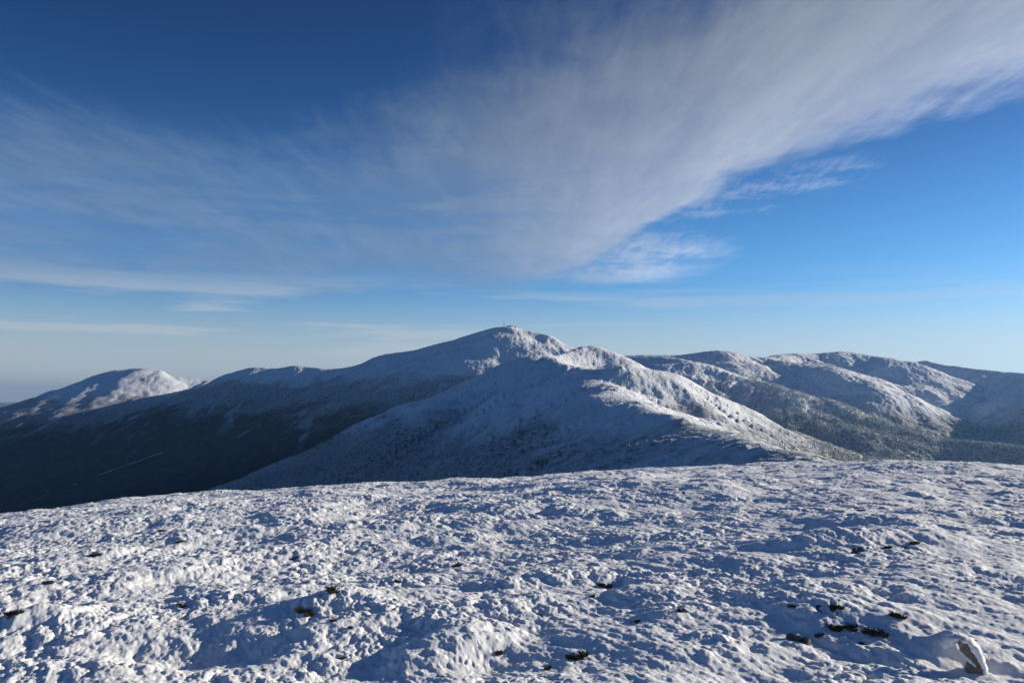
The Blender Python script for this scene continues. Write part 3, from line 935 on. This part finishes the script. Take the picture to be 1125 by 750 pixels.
def mast(px, r, H, wd, label, dish):
    x, y, z = top_z(px, r)
    root = bpy.data.objects.new('radio_mast', None); COL.objects.link(root); root.location = (x, y, z - 3)
    tag(root, label, 'mast', 'masts on the summit')
    g = Geo(); legs = []
    for k in range(3):
        a = k * 2.094 + 0.4
        legs.append(a)
        bar(g, (wd * math.cos(a), wd * math.sin(a), 0), (wd * 0.45 * math.cos(a), wd * 0.45 * math.sin(a), H), 1.1)
    for q in range(int(H / 4)):
        z0 = q * 4.0; z1 = min(H, z0 + 4)
        for k in range(3):
            a, b = legs[k], legs[(k + 1) % 3]; w0 = wd * (1 - 0.55 * z0 / H); w1 = wd * (1 - 0.55 * z1 / H)
            bar(g, (w0 * math.cos(a), w0 * math.sin(a), z0), (w1 * math.cos(b), w1 * math.sin(b), z1), 0.7, 4)
    g.build('lattice', M_METAL, root)
    g = Geo(); bar(g, (0, 0, H), (0, 0, H * 1.22), 1.2, 6); g.build('antenna', M_METAL, root)
    for k in range(dish):
        g = Geo(); zz = H * (0.55 + 0.18 * k)
        bar(g, (wd * 0.5, -wd * 0.6 - 0.2, zz), (wd * 0.5, -wd * 0.6 - 1.4, zz), 1.3, 12); g.build('drum_antenna', M_METAL, root)

mast(554, 5035, 36, 2.6, 'tallest white mast, alone at the left of the summit', 2)
mast(563.6, 5030, 25, 2.2, 'shorter white mast, the middle one of three on the summit', 1)
mast(568.6, 5025, 23, 2.0, 'short pinkish white mast at the right of the summit masts', 1)


def observatory():
    x, y, z = top_z(559.5, 5022)
    root = bpy.data.objects.new('observatory', None); COL.objects.link(root); root.location = (x, y, z - 2)
    tag(root, 'low rimed observatory building on the summit between the masts', 'building')
    g = Geo(); box(g, (0, 0, 0), 34, 12, 7.5, 0.1); g.build('wall', M_WALL, root)
    g = Geo(); box(g, (0, 0, 7.5), 35.5, 13.5, 0.8, 0.1); g.build('roof', M_CAP, root)
    for k in range(6):
        g = Geo(); box(g, (-13.5 + 5.4 * k + 0.6, -6.05 + (-13.5 + 5.4 * k) * 0.1, 3.2), 3.2, 0.3, 2.0, 0.1); g.build('window', M_DARK, root)
    g = Geo(); bar(g, (11, 2, 0), (11, 2, 15), 3.2, 14); g.build('round_tower', M_WALL, root)
    x, y, z = top_z(566, 5020)
    h = bpy.data.objects.new('summit_hut', None); COL.objects.link(h); h.location = (x, y, z - 1)
    tag(h, 'small snow covered hut on the summit, right of the observatory', 'hut')
    g = Geo(); box(g, (0, 0, 0), 13, 8, 4.5, -0.2); g.build('wall', M_WALL, h)
    g = Geo(); v = [(-7, -4.6, 4.5), (7, -4.6, 4.5), (7, 4.6, 4.5), (-7, 4.6, 4.5), (-7, 0, 7.5), (7, 0, 7.5)]
    g.add(v, [(0, 1, 5, 4), (2, 3, 4, 5), (0, 4, 3), (1, 2, 5), (3, 2, 1, 0)])
    o = g.build('roof', M_CAP, h); o.rotation_euler = (0, 0, -0.2)
observatory()


def railway():
    """Pale cleared track running up the crest of the dark spur."""
    mf = MASSIFS['washington']
    pts = []
    for i in range(60):
        t = i / 59
        px = 30 + (180 - 30) * t
        py0 = 547 + (491 - 547) * t ** 0.93
        # place the strip where the near side of the spur meets this line of sight
        d = np.array(bearing(px, py0 + 6, 1.0)); rr = np.linspace(3800, 6200, 900)
        zz = mf.height(d[0] * rr, d[1] * rr) - d[2] * rr
        k = int(np.argmax(zz > 0))
        pts.append((d[0] * rr[k], d[1] * rr[k]))
    g = Geo(); V = []
    for i, (x, y) in enumerate(pts):
        a = Vector(pts[max(0, i - 1)]); b = Vector(pts[min(59, i + 1)]); n = (b - a).normalized(); n = Vector((-n.y, n.x))
        for k in (-1, -0.33, 0.33, 1):
            w_ = 5.5 * k * (1.0 if i > 30 else 0.6)
            xx, yy = x + n.x * w_, y + n.y * w_
            V.append((xx, yy, float(mf.height(np.array([xx]), np.array([yy]))[0]) + 2.5))
    f = [(i * 4 + k, (i + 1) * 4 + k, (i + 1) * 4 + k + 1, i * 4 + k + 1) for i in range(59) for k in range(3) if (i > 29 or 17 < i < 22 or 1 < i < 8)]
    g.add(V, f)
    o = g.build('mountain_track', simple_mat('track_snow', (0.26, 0.27, 0.29), 0.9, 0.1, 0.1), None, True)
    tag(o, 'straight pale track cut up the dark forested spur', None, None, 'structure')
railway()


# ------------------------------------------------------------------ render settings
vs = SC.view_settings
SC.display_settings.display_device = 'sRGB'
vs.view_transform = 'Standard'; vs.look = 'None'; vs.gamma = 1.0; vs.use_curve_mapping = False
vs.exposure = 0.68
SC.render.engine = 'CYCLES'
SC.cycles.use_denoising = True
SC.cycles.max_bounces = 5
SC.cycles.diffuse_bounces = 3
SC.cycles.volume_bounces = 0
SC.cycles.use_adaptive_sampling = True
